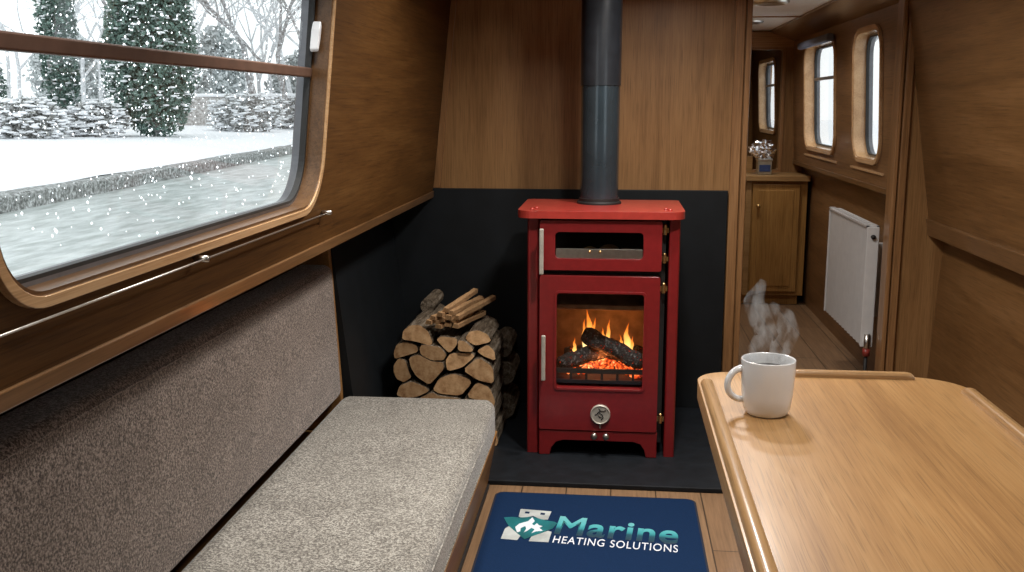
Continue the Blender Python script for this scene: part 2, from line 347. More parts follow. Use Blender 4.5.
# bulkhead with the stove in front and a doorway on the right
DX0,DX1,DZ=.487,1.034,1.63
struct('wall_front',prism(BM(),[[(-1.0,0),(DX0,0),(DX0,DZ),(DX1,DZ),(DX1,0),(1.25,0),(1.25,1.8),(-1.0,1.8)]],lambda u,v,w:(u,w,v),YF,YF+.06),M['wallV'])
struct('wall_back',B((-1.0,YB-.05,0),(1.25,YB,1.8)),M['wallV'])
bm=BM(); box(bm,(-1.0,YB,1.8),(1.25,YF+.06,1.83)); struct('ceiling',bm,M['ceil'])
# door surround: architraves, inner jambs, grooves
bm=BM(); box(bm,(.428,YF-.02,0),(.464,YF,1.8)); box(bm,(.470,YF-.012,0),(DX0+.003,YF+.07,DZ)); struct('trim_4',bm,M['trimZ'],bev=.003)
bm=BM(); box(bm,(DX1-.004,YF-.012,0),(DX1+.012,YF+.07,DZ)); box(bm,(DX1+.018,YF-.014,0),(DX1+.045,YF,1.8)); struct('trim_5',bm,M['trimZ'],bev=.003)
struct('trim_6',hexa(BM(),[(-.716,YF-.012,.88),(-.690,YF-.012,.88),(-.690,YF,.88),(-.716,YF,.88),(-.617,YF-.012,1.79),(-.598,YF-.012,1.79),(-.598,YF,1.79),(-.617,YF,1.79)]),M['trimZ'])
# heat boards and hearth
struct('wall_heat_board',B((-.93,YF-.02,.0),(.424,YF,.878)),M['black'],bev=.002)
struct('wall_heat_board_side',hexa(BM(),[(-1.0,3.035,0),(-.80,3.035,0),(-.80,YF-.02,0),(-1.0,YF-.02,0),(-1.0,3.035,.85),(-.895,3.035,.85),(-.895,YF-.02,.85),(-1.0,YF-.02,.85)]),M['black'])
hearth=prism(BM(),[[(-.80,3.022),(.355,3.022),(.42,3.88),(-.80,3.88)]],lambda u,v,w:(u,v,w),0,.016)
tagp(obj('hearth_slab',hearth,M['slate'],base=(-.2,3.4,0),bev=.003),'black slate hearth slab on the floor under the red stove','hearth')

# corridor beyond the bulkhead
YC=6.45; YE=8.2
cw_holes=[rrect(4.33,.965,4.80,1.515,.10)[::-1],rrect(5.22,.965,6.02,1.525,.10)[::-1]]
struct('wall_corridor_right',prism(BM(),[rect(YF+.06,.85,YC,1.7)]+cw_holes,CW,0,.05),M['cwall'])
struct('wall_corridor_right_lower',B((1.16,YF+.06,0),(1.22,YC,.86)),M['cwall'])
struct('trim_7',prism(BM(),[rect(YF+.06,.838,YC,.862)],CW,-.006,.06),M['trimY'],bev=.003)
struct('wall_corridor_left',B((.36,YF+.06,0),(.42,YC,1.7)),M['wallV'])
CH=1.65
struct('ceiling_corridor',B((.36,YF+.06,CH),(1.2,YC,CH+.03)),M['ceil'])
bm=BM(); hexa(bm,[(.92,YF+.06,CH-.012),(1.09,YF+.06,CH-.075),(1.09,YC,CH-.075),(.92,YC,CH-.012),(.92,YF+.06,CH),(1.09,YF+.06,CH),(1.09,YC,CH),(.92,YC,CH)])
struct('trim_8',bm,M['trimY'])
struct('trim_9',B((.42,5.42,CH-.006),(.92,5.435,CH)),M['trimX'])
struct('trim_10',B((.42,YC-.03,CH-.1),(1.07,YC,CH-.012)),M['trimX'])
struct('wall_corridor_end',prism(BM(),[[(.42,0),(1.16,0),(1.16,1.7),(.42,1.7)],rrect(.46,.80,1.005,1.535,.015)[::-1]],lambda u,v,w:(u,w,v),YC,YC+.05),M['wallV'])
bm=prism(BM(),[rrect(.44,.78,1.025,1.555,.01),rrect(.46,.80,1.005,1.535,.01)[::-1]],lambda u,v,w:(u,w,v),YC-.012,YC); struct('trim_11',bm,M['trimZ'])
# the cabin beyond the hatch
def FW(u,v,w): return (1.075-.05*(v-.85)+w,u,v)
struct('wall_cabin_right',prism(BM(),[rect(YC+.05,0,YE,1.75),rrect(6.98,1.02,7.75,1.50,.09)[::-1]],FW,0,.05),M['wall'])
struct('wall_cabin_left',B((-.5,YC+.05,0),(-.44,YE,1.75)),M['wallV'])
struct('wall_cabin_end',B((-.5,YE,0),(1.2,YE+.05,1.75)),M['wallV'])
struct('ceiling_cabin',B((-.5,YC+.05,1.7),(1.2,YE,1.75)),M['ceil'])
struct('wall_cabin_front',B((-.5,YC,0),(.42,YC+.05,1.75)),M['wallV'])

# ------------------------------------------------------------------ windows
def window(name,f,R4,rad,bar=None,sign=1,bez=.018,depth=.045,rev='bezel'):
    """moulding ring on the wall, timber reveal, metal frame, one pane; f's w grows outwards"""
    y0,z0,y1,z1=R4
    w=thing(name,None,None,f((y0+y1)/2,z0,0)); w['kind']='structure'
    o=obj('moulding',prism(BM(),[rrect(y0-bez,z0-bez,y1+bez,z1+bez,rad+bez,12),rrect(y0,z0,y1,z1,rad,12)[::-1]],f,-.012,.0),M['bezel'],w,bev=.005,seg=3)
    obj('reveal',prism(BM(),[rrect(y0,z0,y1,z1,rad,12),rrect(y0+.006,z0+.006,y1-.006,z1-.006,rad-.006,12)[::-1]],f,-.008,depth),M[rev],w)
    fr=obj('window_frame',prism(BM(),[rrect(y0-.004,z0-.004,y1+.004,z1+.004,rad+.004,12),rrect(y0+.016,z0+.016,y1-.016,z1-.016,rad-.016,12)[::-1]],f,depth,depth+.03),M['alu'],w,bev=.003)
    obj('rubber_seal',prism(BM(),[rrect(y0+.013,z0+.013,y1-.013,z1-.013,rad-.013,12),rrect(y0+.019,z0+.019,y1-.019,z1-.019,rad-.019,12)[::-1]],f,depth-.002,depth+.012),M['roof'],fr)
    obj('pane',prism(BM(),[rrect(y0+.014,z0+.014,y1-.014,z1-.014,rad-.014,12)],f,depth+.012,depth+.016),M['glass'],w)
    if bar: obj('glazing_bar',prism(BM(),[rect(y0+.008,bar[0],y1-.008,bar[1])],f,depth-.004,depth+.010),M[bar[2]],w,bev=.003)
    return w
w1=window('window_1',LW,WL,.115,(1.262,1.284,'bar'),rev='reveal',bez=.015,depth=.030)
# hopper catch on the far upright of the left window
obj('window_catch',prism(BM(),[[(2.270,1.325),(2.276,1.318),(2.285,1.345),(2.288,1.378),(2.281,1.388),(2.273,1.370)]],LW,.010,.030),M['plastic'],w1,bev=.003,label='white plastic window catch')
window('window_2',RW,RWIN,.11,(1.26,1.28,'bar'))
window('window_3',CW,(4.33,.965,4.80,1.515),.10)
w4=window('window_4',CW,(5.22,.965,6.02,1.525),.10,(1.335,1.352,'alu'))
window('window_5',FW,(6.98,1.02,7.75,1.50),.09,(1.33,1.347,'alu'))
bl=obj('roller_blind',prism(BM(),[rect(5.20,1.512,6.03,1.548)],CW,-.05,-.013),M['blind'],base=CW(5.6,1.5,0),bev=.008)
tagp(bl,'slate blue blind rolled up over the middle corridor window','blind')
# thin trims under the corridor windows
struct('trim_12',prism(BM(),[rect(4.28,.912,4.86,.922)],CW,-.006,0),M['bezel'])
struct('trim_13',prism(BM(),[rect(5.18,.912,6.06,.922)],CW,-.006,0),M['bezel'])

# curtain wire below the left window
cr=thing('curtain_rod','thin metal curtain rod on the wood below the left window','curtain rod',LW(1.6,.943,.0))
def lwp(u,v,w): return Vector(LW(u,v,w))
obj('rod',tube(BM(),[lwp(.70,.943,-.022),lwp(2.36,.945,-.022)],.0018,8),M['steel'],cr,smooth=True)
for u in (.72,1.61,2.352):
    bm=BM(); tube(bm,[lwp(u,.944,-.002),lwp(u,.944,-.026)],.0055,10); obj('bracket',bm,M['steel'],cr,smooth=True)

# ------------------------------------------------------------------ bench on the left
bn=thing('bench','fitted oak bench base running under the left window, below the tweed cushions','bench',(-.67,1.3,0))
bm=B((-.99,-.9,0),(-.415,3.0,.17)); obj('base',bm,M['bench'],bn)
obj('front_panel',hexa(BM(),[(-.415,-.9,0.0),(-.393,-.9,0.0),(-.393,3.003,0.0),(-.415,3.003,0.0),(-.415,-.9,.183),(-.358,-.9,.190),(-.358,3.003,.190),(-.415,3.003,.183)]),M['bench'],bn,bev=.004)
bm=prism(BM(),[[(-.99,.17),(-.86,.17),(-.862,.30),(-.892,.84),(-.99,.84)]],lambda u,v,w:(u,w,v),3.004,3.03); obj('end_board',bm,M['bench'],bn,bev=.002)
obj('gap_shade_strip',B((-.393,-.9,0),(-.385,3.0,.012)),M['iron'],bn)  # black strip standing in for the shaded gap along the floor
def cushion(name,prof,y0,y1,mat,label,cat,base,bow=.004):
    """prof: rounded outline in x,z, extruded along y with soft ends"""
    bm=BM(); cx=sum(p[0] for p in prof)/len(prof); cz=sum(p[1] for p in prof)/len(prof)
    ys=[y0,y0+.004,y0+.015,y0+.035]+[y0+.035+(y1-y0-.07)*i/30 for i in range(1,30)]+[y1-.035,y1-.015,y1-.004,y1]
    rings=[]
    for i,y in enumerate(ys):
        d=min(y-y0,y1-y); s=1-.016*max(0,1-d/.035)**2*2
        ring=[]
        for (x,z) in prof:
            wv=bow*noise.noise(Vector((x*5,y*3,z*5)))
            ring.append(bm.verts.new((cx+(x-cx)*s+wv,y,cz+(z-cz)*s+wv)))
        rings.append(ring)
    n=len(prof)
    for a,b in zip(rings,rings[1:]):
        for k in range(n): bm.faces.new([a[k],a[(k+1)%n],b[(k+1)%n],b[k]])
    bm.faces.new(rings[0][::-1]); bm.faces.new(rings[-1])
    o=obj(name,bm,mat,base=base); smoothang(o,50); return tagp(o,label,cat)
sprof=rrect(-.853,.175,-.362,.292,[.018,.028,.02,.01],6)
seatc=cushion('seat_cushion',sprof,-.85,2.998,M['seat'],'long lit-toned tweed seat cushion lying flat on the oak bench','cushion',(-.6,1.3,.17))
def piping(name,pts,parent,mat): obj(name,tube(BM(),pts,.0028,6),mat,parent,smooth=True)
piping('piping',[(-.361,y,.262+.001*math.sin(y*9)) for y in [-.8+.1*i for i in range(38)]],seatc,M['seat'])
piping('piping',[(-.3615,y,.196) for y in [-.8+.1*i for i in range(38)]],seatc,M['seat'])
def lean(p): x,z=p; return (x-.05*(z-.28),z)
bprof=[lean(p) for p in rrect(-.955,.295,-.853,.715,[.012,.022,.02,.01],6)]
backc=cushion('back_cushion',bprof,-.85,2.99,M['back'],'long brown tweed back cushion leaning upright against the left wall','cushion',(-.9,1.3,.29))
piping('piping',[(-.8735,y,.697) for y in [-.8+.1*i for i in range(38)]],backc,M['back'])

# ------------------------------------------------------------------ stove
ST=thing('wood_stove','red enamel wood burning stove with oven, burning fire inside, on the black hearth','stove',(-.04,3.47,.016))
Z0=.016
bm=BM()
box(bm,(-.247,3.318,.06),(-.225,3.645,.825)); box(bm,(.145,3.318,.06),(.167,3.645,.825))     # sides
box(bm,(-.225,3.62,.06),(.145,3.645,.825)); box(bm,(-.225,3.318,.80),(.145,3.62,.825))       # back, top
box(bm,(-.225,3.318,.06),(.145,3.62,.10)); box(bm,(-.225,3.318,.630),(.145,3.62,.672))       # bottom, middle shelf
obj('body',bm,M['iron'],ST)
def col_prof(x0,x1): return rrect(x0,3.296,x1,3.665,.008,4)
for x0,x1 in ((-.292,-.252),(.176,.212)):
    bm=prism(BM(),[col_prof(x0,x1)],lambda u,v,w:(u,v,w),Z0,.833); obj('side_panel',bm,M['red'],ST,bev=.003)
obj('back_plate',B((-.29,3.646,.05),(.21,3.664,.833)),M['iron'],ST)
# top plate with rounded front corners and a slightly domed edge
top=[]
top=rrect(-.325,3.262,.226,3.69,[.05,.02,.02,.05],8)
bm=prism(BM(),[top],lambda u,v,w:(u,v,w),.833,.858); obj('top_plate',bm,M['redtop'],ST,bev=.008,seg=4,smooth=False)
for x in (-.278,.178):
    for dy,dx in ((.0,0),(.035,.012*(1 if x<0 else -1))):
        bm=lathe(BM(),[(.0,.0),(.008,.0),(.007,.003),(.003,.006),(0.0005,.0065)],(x+dx,3.315+dy,.858),12); obj('top_bolt',bm,M['redtop'],ST,smooth=True)
# oven door
XW=lambda u,v,w:(u,w,v)
od=obj('oven_door',prism(BM(),[rrect(-.249,.660,.152,.826,.008,4),rrect(-.198,.699,.092,.788,.014,5)[::-1]],XW,3.276,3.312),M['red'],ST,bev=.004,seg=3)
obj('oven_glass',prism(BM(),[rrect(-.202,.695,.096,.792,.012,5)],XW,3.302,3.306),M['glass'],od)
bm=prism(BM(),[rrect(-.196,.700,.090,.731,.003,3)],XW,3.284,3.296); obj('vent_plate',bm,M['steel'],od,bev=.001,label='flat steel vent plate with two small screws')
for x in (-.084,-.050): obj('vent_screw',lathe(BM(),[(.005,0),(.0045,-.003),(.001,-.004)],(x,3.284,.722),10,'Y'),M['brass'],od,smooth=True)
def handle(parent,x,z0,z1):
    h=BM(); box(h,(x-.007,3.226,z0),(x+.007,3.238,z1)); hb=obj('handle',h,M['dial'],parent,bev=.003,seg=3)
    for z in (z0+.018,z1-.018): obj('handle_post',tube(BM(),[(x,3.237,z),(x,3.277,z)],.0045,10),M['iron'],hb,smooth=True)
handle(od,-.240,.652,.803)
# fire door
fd=obj('fire_door',prism(BM(),[rrect(-.249,.108,.150,.642,.008,4),rrect(-.193,.255,.100,.585,.012,5)[::-1]],XW,3.276,3.312),M['red'],ST,bev=.004,seg=3)
obj('door_frame_lip',prism(BM(),[rrect(-.199,.249,.106,.591,.014,5),rrect(-.191,.257,.098,.583,.010,5)[::-1]],XW,3.272,3.278),M['red'],fd,bev=.002)
obj('door_glass',prism(BM(),[rrect(-.198,.250,.104,.590,.010,5)],XW,3.302,3.306),M['glass'],fd)
handle(fd,-.232,.292,.447)
ak=obj('air_control',lathe(BM(),[(.0,.0),(.034,.0),(.034,-.008),(.031,-.011),(.029,-.008),(.0,-.008)],(-.040,3.276,.168),32,'Y',close=False),M['dial'],fd,smooth=False)
# raised bird like relief on the disc and a pointer under it
for pts in ([(-.058,.166),(-.050,.172),(-.043,.160),(-.036,.158)],[(-.050,.172),(-.040,.182),(-.030,.180),(-.022,.184)],[(-.044,.176),(-.034,.168),(-.030,.158),(-.036,.150)],[(-.040,.182),(-.046,.190)]):
    obj('relief',tube(BM(),[(x,3.267,z) for x,z in pts],.0017,6),M['iron'],ak,smooth=True)
obj('pointer',lathe(BM(),[(.0045,0),(.003,-.008),(.0006,-.016)],(-.040,3.270,.134),8,'Z'),M['steel'],ak)
# arched front apron with two feet
arch=[(-.249,Z0),(-.212,Z0),(-.206,.042),(-.190,.062),(-.165,.070),(.072,.070),(.097,.062),(.110,.042),(.116,Z0),(.152,Z0),(.152,.104),(-.249,.104)]
ap=obj('front_apron',prism(BM(),[arch],XW,3.280,3.312),M['red'],ST,bev=.003)
for x in (-.060,-.020): obj('slider_knob',lathe(BM(),[(.0,.0),(.004,0),(.004,-.012),(.011,-.014),(.012,-.020),(.009,-.026),(.001,-.027)],(x,3.280,.093),18,'Y'),M['steel'],ap,smooth=True)
for z in (.795,.700,.600,.150):
    bm=tube(BM(),[(.162,3.297,z-.014),(.162,3.297,z+.014)],.0065,10); box(bm,(.150,3.296,z-.008),(.174,3.305,z+.008)); h=obj('hinge',bm,M['brass'],ST)
    obj('hinge_cap',lathe(BM(),[(.0075,0),(.006,.004),(.002,.007)],(.162,3.297,z+.014),10),M['brass'],h,smooth=True)
# firebox lining, baffle, grate
bm=BM(); box(bm,(-.224,3.600,.10),(.144,3.619,.63)); box(bm,(-.224,3.315,.10),(-.210,3.60,.63)); box(bm,(.130,3.315,.10),(.144,3.60,.63)); obj('firebrick_lining',bm,M['firebrick'],ST)
obj('baffle',hexa(BM(),[(-.208,3.42,.50),(.128,3.42,.50),(.128,3.60,.46),(-.208,3.60,.46),(-.208,3.42,.515),(.128,3.42,.515),(.128,3.60,.475),(-.208,3.60,.475)]),M['firebrick'],ST)
bm=BM(); box(bm,(-.208,3.32,.262),(.128,3.60,.274)); obj('grate',bm,M['iron'],ST)
bm=BM(); box(bm,(-.205,3.322,.296),(.125,3.332,.312))
for i in range(7): box(bm,(-.200+i*.0528,3.324,.262),(-.192+i*.0528,3.331,.298))
obj('log_guard',bm,M['iron'],ST)
obj('oven_floor',B((-.224,3.318,.673),(.144,3.60,.677)),M['iron'],ST)
for x,y,r in ((-.085,3.40,.030),(-.020,3.44,.032),(.035,3.39,.028)):  # lumps added to stand in for room reflections in the oven glass
    bm=BM(); bmesh.ops.create_icosphere(bm,subdivisions=3,radius=1)
    for v in bm.verts:
        k=1+.08*noise.noise(v.co*2+Vector((x*50,0,0))); v.co=Vector((x+v.co.x*r*1.15*k,y+v.co.y*r*k,.677+r*.78+v.co.z*r*.78*k))
    o=obj('reflection_lump',bm,M['lump'],base=(x,y,.677),smooth=True)
    tagp(o,'round brown lump behind the oven glass, standing in for a reflection','lump','round reflection lumps in the stove oven')
# logs in the fire
def firelog(a,b,r,seed,label):
    bm=BM(); a=Vector(a); b=Vector(b); n=14
    pts=[a.lerp(b,i/n) for i in range(n+1)]; tube(bm,pts,[r*(.8 if i in(0,n) else 1) for i in range(n+1)],14)
    c=(a+b)/2
    for v in bm.verts:
        d=v.co-a-(b-a)*((v.co-a).dot(b-a)/(b-a).length_squared)
        v.co+=d*(.35*noise.noise(v.co*38+Vector((seed,0,0)))+.1*noise.noise(v.co*110))
    o=obj('firewood',bm,M['char'],base=tuple(c),smooth=True); return tagp(o,label,'firewood')
firelog((-.105,3.43,.408),(.105,3.365,.325),.030,3,'charred log slanting down to the right across the fire in the stove')
firelog((-.185,3.37,.318),(-.020,3.45,.352),.027,9,'charred log lying at the left of the fire, under the slanting one')
firelog((-.175,3.50,.318),(.105,3.50,.322),.030,5,'charred log lying at the back of the fire')
bm=BM(); rr=random.Random(3)
for i in range(90):
    x=rr.uniform(-.18,.105); y=rr.uniform(3.345,3.56); z=.281+.040*math.exp(-((x+.04)/.09)**2)*rr.random()+rr.uniform(0,.01); s=rr.uniform(.009,.018)
    g=bmesh.ops.create_icosphere(bm,subdivisions=1,radius=s)
    for v in g['verts']: v.co=v.co*(1+.3*rr.uniform(-1,1))+Vector((x,y,z))
tagp(obj('embers',bm,M['ember'],base=(-.04,3.45,.275)),'bed of glowing orange embers under the logs in the stove','embers',kind='stuff')
def flame_mesh(x,y,z,h,w,seed):
    bm=BM(); n=16; pts=[];rs=[]
    for i in range(n+1):
        t=i/n; pts.append((x+w*.55*math.sin(t*4+seed)*t+.006*noise.noise(Vector((seed,t*4,0))),y+.004*math.sin(t*5+seed*2),z+h*t))
        rs.append(max(.0006,w*(math.sin(PI*min(1,(t*.85+.15)))**.9)*(1-t*.55)*(1+.35*noise.noise(Vector((seed*3,t*7,2))))))
    tube(bm,pts,rs,10); 
    for v in bm.verts: v.co.y=y+(v.co.y-y)*.55
    return bm
fl=thing('fire_flames','orange and yellow flames rising behind the charred logs in the stove','flames',(-.04,3.47,.30))
for i,(x,y,z,h,w) in enumerate(((-.088,3.47,.33,.165,.019),(-.100,3.475,.34,.115,.014),(-.072,3.478,.34,.12,.013),(-.020,3.47,.34,.118,.012),(-.036,3.475,.35,.075,.010),(.050,3.45,.34,.112,.015),(.062,3.455,.33,.07,.012),(.022,3.46,.33,.075,.010),(-.135,3.46,.32,.07,.010),(-.045,3.43,.30,.055,.015),(-.08,3.40,.29,.04,.012))):
    obj('flame',flame_mesh(x,y,z,h,w,i*1.7+.4),M['flame'],fl,smooth=True)
def light(name,kind,loc,power,color=(1,1,1),size=.1,rot=None,parent=None,**kw):
    l=bpy.data.lights.new(name,kind); l.energy=power; l.color=color
    if kind=='AREA': l.shape='DISK'; l.size=size
    else: l.shadow_soft_size=size
    for k,v in kw.items(): setattr(l,k,v)
    o=bpy.data.objects.new(name,l); C.objects.link(o)
    if parent: o.parent=parent; o.location=Vector(loc)-BASE[parent]
    else: o.location=loc
    if rot: o.rotation_euler=rot
    return o
light('fire_glow','POINT',(-.03,3.44,.40),.5,(1,.40,.11),.03,parent=fl)
light('ember_glow','POINT',(-.04,3.40,.335),.3,(1,.25,.06),.02,parent=fl)

# flue pipe
FX,FY=-.060,3.545
fp=thing('flue_pipe','dark steel flue pipe rising from the red stove top to the ceiling','flue pipe',(FX,FY,.858))
obj('lower_pipe',lathe(BM(),[(.0675,0),(.0675,.42)],(FX,FY,.858),48,close=False),M['fluelow'],fp,smooth=True,label='blue grey steel lower pipe')
obj('upper_pipe',lathe(BM(),[(.0690,.408),(.0700,.408),(.0700,.9415),(.0690,.9415)],(FX,FY,.858),48),M['fluehigh'],fp,smooth=False,label='glossy black upper pipe')
smoothang(fp.children[-1],40)
c=obj('collar',lathe(BM(),[(.0675,.0),(.078,.0),(.078,.006),(.074,.010),(.071,.010),(.071,.020),(.0675,.021)],(FX,FY,.858),48),M['iron'],fp); smoothang(c,30)

# ------------------------------------------------------------------ log pile (outlines of the cut ends, x and z in metres)
def KX(u): return -.769+(380+u/4.086-393)*.00353
def KZ(v): return .354-(280+v/4.086-350)*.00364
LOGS=[
 ([(92,240),(98,205),(128,182),(168,180),(202,205),(220,252),(205,262),(150,247)],0,'golden half round log, left end of the top row under the kindling'),
 ([(55,298),(68,262),(108,250),(152,264),(158,290),(110,306),(60,322)],1,'split log with orange bark edge below the golden half round log at left'),
 ([(56,345),(75,318),(103,324),(118,368),(128,395),(96,416),(66,402),(54,372)],1,'narrow upright log end at the far left of the pile'),
 ([(165,272),(175,257),(250,264),(276,296),(264,318),(214,320),(170,298)],1,'flat wedge log in the middle, under the kindling sticks'),
 ([(120,312),(160,297),(212,323),(262,326),(265,352),(236,386),(203,420),(152,388),(128,350)],1,'largest brown log end at the centre left of the pile'),
 ([(66,466),(80,426),(130,406),(192,430),(202,446),(152,470),(100,476)],1,'log end at the lower left just above the seat cushion'),
 ([(234,238),(250,224),(318,230),(318,258),(286,292),(256,264)],0,'small five sided log directly below the kindling, centre of the top row'),
 ([(322,236),(350,240),(385,270),(378,283),(322,280)],0,'smallest wedge log between the pale round log and the centre'),
 ([(268,322),(290,291),(380,290),(388,305),(336,350),(276,366)],2,'yellow quarter log at the centre right of the pile'),
 ([(215,442),(240,396),(300,373),(368,395),(374,414),(330,464),(240,458)],0,'half round log with a drying crack, bottom centre above the cushion'),
 ([(350,230),(366,205),(402,199),(440,214),(456,244),(392,262),(358,246)],2,'pale round topped log with grey bark, right end of the top row'),
 ([(395,282),(440,255),(468,280),(472,320),(422,302)],2,'small triangular log at the right edge below the pale round log'),
 ([(340,356),(404,302),(464,340),(468,408),(402,396)],0,'big triangular log at the right edge of the pile'),
 ([(352,464),(396,404),(450,424),(472,480),(466,504),(430,488)],0,'pale wedge log at the bottom right corner above the cushion'),
 ([(160,474),(214,450),(238,464),(330,472),(330,500),(250,520),(170,510)],1,'log end mostly hidden by the seat cushion, bottom centre of the pile'),
 # rows that carry the ones in view, behind the seat cushion
 ([(60,482),(100,482),(158,478),(166,514),(160,560),(80,570),(55,530)],1,None),
 ([(172,520),(250,526),(332,508),(345,560),(300,600),(200,605),(165,570)],0,None),
 ([(342,480),(350,470),(430,492),(468,508),(474,560),(440,590),(352,580)],1,None),
 ([(60,578),(160,568),(195,612),(190,683),(120,690),(55,690)],1,None),
 ([(202,614),(300,608),(342,600),(350,650),(330,690),(210,690)],0,None),
 ([(350,590),(440,598),(476,600),(484,650),(476,690),(352,690),(346,640)],2,None)]
def chaikin(P):
    out=[]
    for i in range(len(P)):
        a=Vector(P[i]); b=Vector(P[(i+1)%len(P)]); out+= [tuple(a.lerp(b,.16)),tuple(a.lerp(b,.5)),tuple(a.lerp(b,.84))]
    return out
def logmesh(P,y0,y1,seed):
    P=chaikin(P); n=len(P); cx=sum(p[0] for p in P)/n; cz=sum(p[1] for p in P)/n; bm=BM(); rings=[]
    ny=9
    for j in range(ny+1):
        y=y0+(y1-y0)*j/ny; ring=[]
        for (x,z) in P:
            k=.99 if j in (0,ny) else 1.0
            k+=.018*noise.noise(Vector((x*60,y*30,z*60+seed)))*(j>0)
            ring.append(bm.verts.new((cx+(x-cx)*k,y,cz+(z-cz)*k)))
        rings.append(ring)
    for a,b in zip(rings,rings[1:]):
        for k in range(n): F=bm.faces.new([a[k],a[(k+1)%n],b[(k+1)%n],b[k]]); F.material_index=0
    F=bm.faces.new(rings[0][::-1]); F.material_index=1; F=bm.faces.new(rings[-1]); F.material_index=1
    return bm,(cx,(y0+y1)/2,cz)
for i,(P,cm,lab) in enumerate(LOGS):
    P=[(KX(u),max(.0165,KZ(v))) for u,v in P]
    y0=3.345+rnd.uniform(-.010,.012)
    bm,c=logmesh(P,y0,y0+rnd.uniform(.25,.29),i)
    o=obj('split_log',bm,[M['bark'],M['cut%d'%cm]],base=c)
    if lab: tagp(o,lab,'log')
    else: tagp(o,'split log low in the stack, hidden behind the seat cushion','log','lowest logs behind the cushion')
# a second row of longer round logs behind, seen as dark bark at the edges
for j,(x,z,r,lab) in enumerate(((-.418,.30,.040,'dark round log behind the right side of the pile, topmost of three'),(-.412,.200,.046,'dark round log behind the right side of the pile, middle of three'),(-.416,.0665,.050,'dark round log behind the right side of the pile, lowest of three'))):
    P=[(x+r*math.cos(t*PI/5),z+r*math.sin(t*PI/5)) for t in range(10)]
    bm,c=logmesh(P,3.645,3.84,40+j); o=obj('round_log',bm,[M['bark'],M['bark']],base=c); tagp(o,lab,'log')
for j,z in enumerate((.0700,.172,.274,.376,.455)):
    r_=.028 if j==4 else .051
    P=[(-.700+r_*math.cos(t*PI/5),z+r_*math.sin(t*PI/5)) for t in range(10)]
    bm,c=logmesh(P,3.64,3.85,77+j); o=obj('round_log',bm,[M['bark'],M['bark' if j==4 else 'cut1']],base=c)
    if j==4: tagp(o,'dark bark log behind the kindling at top left of the pile','log')
    else: tagp(o,'round log in the stack behind the left side of the pile','log','round logs behind the left of the pile')
# kindling: a loose bundle of split sticks on top of the pile
KS=[(-.60,.452,.0),(-.585,.467,.1),(-.575,.452,-.05),(-.560,.480,.12),(-.553,.462,0),(-.540,.494,.18),(-.530,.470,.1),(-.520,.486,.08),(-.512,.458,.0),(-.500,.471,.18),(-.566,.437,.1),(-.535,.443,0),(-.505,.441,.1)]
KL=['thin reddish stick','orange split stick','pale split stick','long brown stick','square cut stick','highest stick']
for i,(x,z,a) in enumerate(KS):
    l=.25+rnd.uniform(-.03,.03); w=rnd.uniform(.0095,.014); h=rnd.uniform(.007,.010); ang=R(-13-rnd.uniform(0,15)); el=R(2+rnd.uniform(-1,4))
    bm=BM(); n=6
    ringz=[]
    for k in range(n+1):
        t=k/n; s=1+.15*noise.noise(Vector((i*3,t*3,0)))
        ringz.append([bm.verts.new((sx*w*s+.003*noise.noise(Vector((i,t*2,5))),l*t,sz*h*s)) for sx,sz in ((-1,-.8),(.9,-1),(1,.7),(-.5,1))])
    for p,q in zip(ringz,ringz[1:]):
        for k in range(4): bm.faces.new([p[k],p[(k+1)%4],q[(k+1)%4],q[k]])
    bm.faces.new(ringz[0][::-1]); bm.faces.new(ringz[-1])
    mt=Matrix.Translation((x-.040,3.335+.004*(i%3),z+.008))@Matrix.Rotation(ang,4,'Z')@Matrix.Rotation(el,4,'X')
    bm.transform(mt); o=obj('kindling_stick',bm,M['kind'],base=(x,3.34,z))
    tagp(o,'thin split stick in the loose kindling bundle on top of the log pile','kindling','kindling sticks on the log pile')

# ------------------------------------------------------------------ mat
mt=thing('door_mat','navy blue mat with teal and white lettering and flame emblem on the floor','mat',(-.05,2.70,0))
obj('pad',prism(BM(),[rrect(-.357,2.30,.258,2.945,.030,6)],lambda u,v,w:(u,v,w),0,.010),M['matedge'],mt)
obj('mat_face',prism(BM(),[rrect(-.351,2.306,.252,2.939,.026,6)],lambda u,v,w:(u,v,w),.010,.0112),M['mat'],mt)
def flat(name,P,mat,z0=.0112,z1=.0120): return obj(name,prism(BM(),[P],lambda u,v,w:(u,v,w),z0,z1),mat,mt)
# emblem coordinates: e(u,v) with u right, v up over a .15 x .23 field
EO=Vector((-.305,2.598)); 
def e(u,v): return (EO.x+u*.136+v*.014,EO.y+v*.215-u*.014)
def E(P): return [e(u,v) for u,v in P]
top_=[(.20,.74),(.30,.70),(.50,.80),(.70,.70),(.84,.72),(.86,1.0),(.18,1.0)]
obj('emblem_silver',prism(BM(),[E(top_),E([(.30,.86),(.40,.86),(.40,.93),(.30,.93)])[::-1],E([(.64,.86),(.74,.86),(.74,.93),(.64,.93)])[::-1]],lambda u,v,w:(u,v,w),.0112,.0120),M['printsilver'],mt)
flat('emblem_silver',E([(.02,0),(.36,.0),(.40,.16),(.08,.40),(.02,.32)]),M['printsilver'])
flat('emblem_silver',E([(.60,.0),(1.0,.02),(1.0,.34),(.92,.36),(.62,.14)]),M['printsilver'])
flat('emblem_shield',E([(-.10,.66),(.06,.70),(.22,.70),(.50,.76),(.80,.68),(1.0,.66),(1.06,.62),(1.0,.44),(.50,.04),(.06,.42)]),M['printteal'],.0120,.0126)
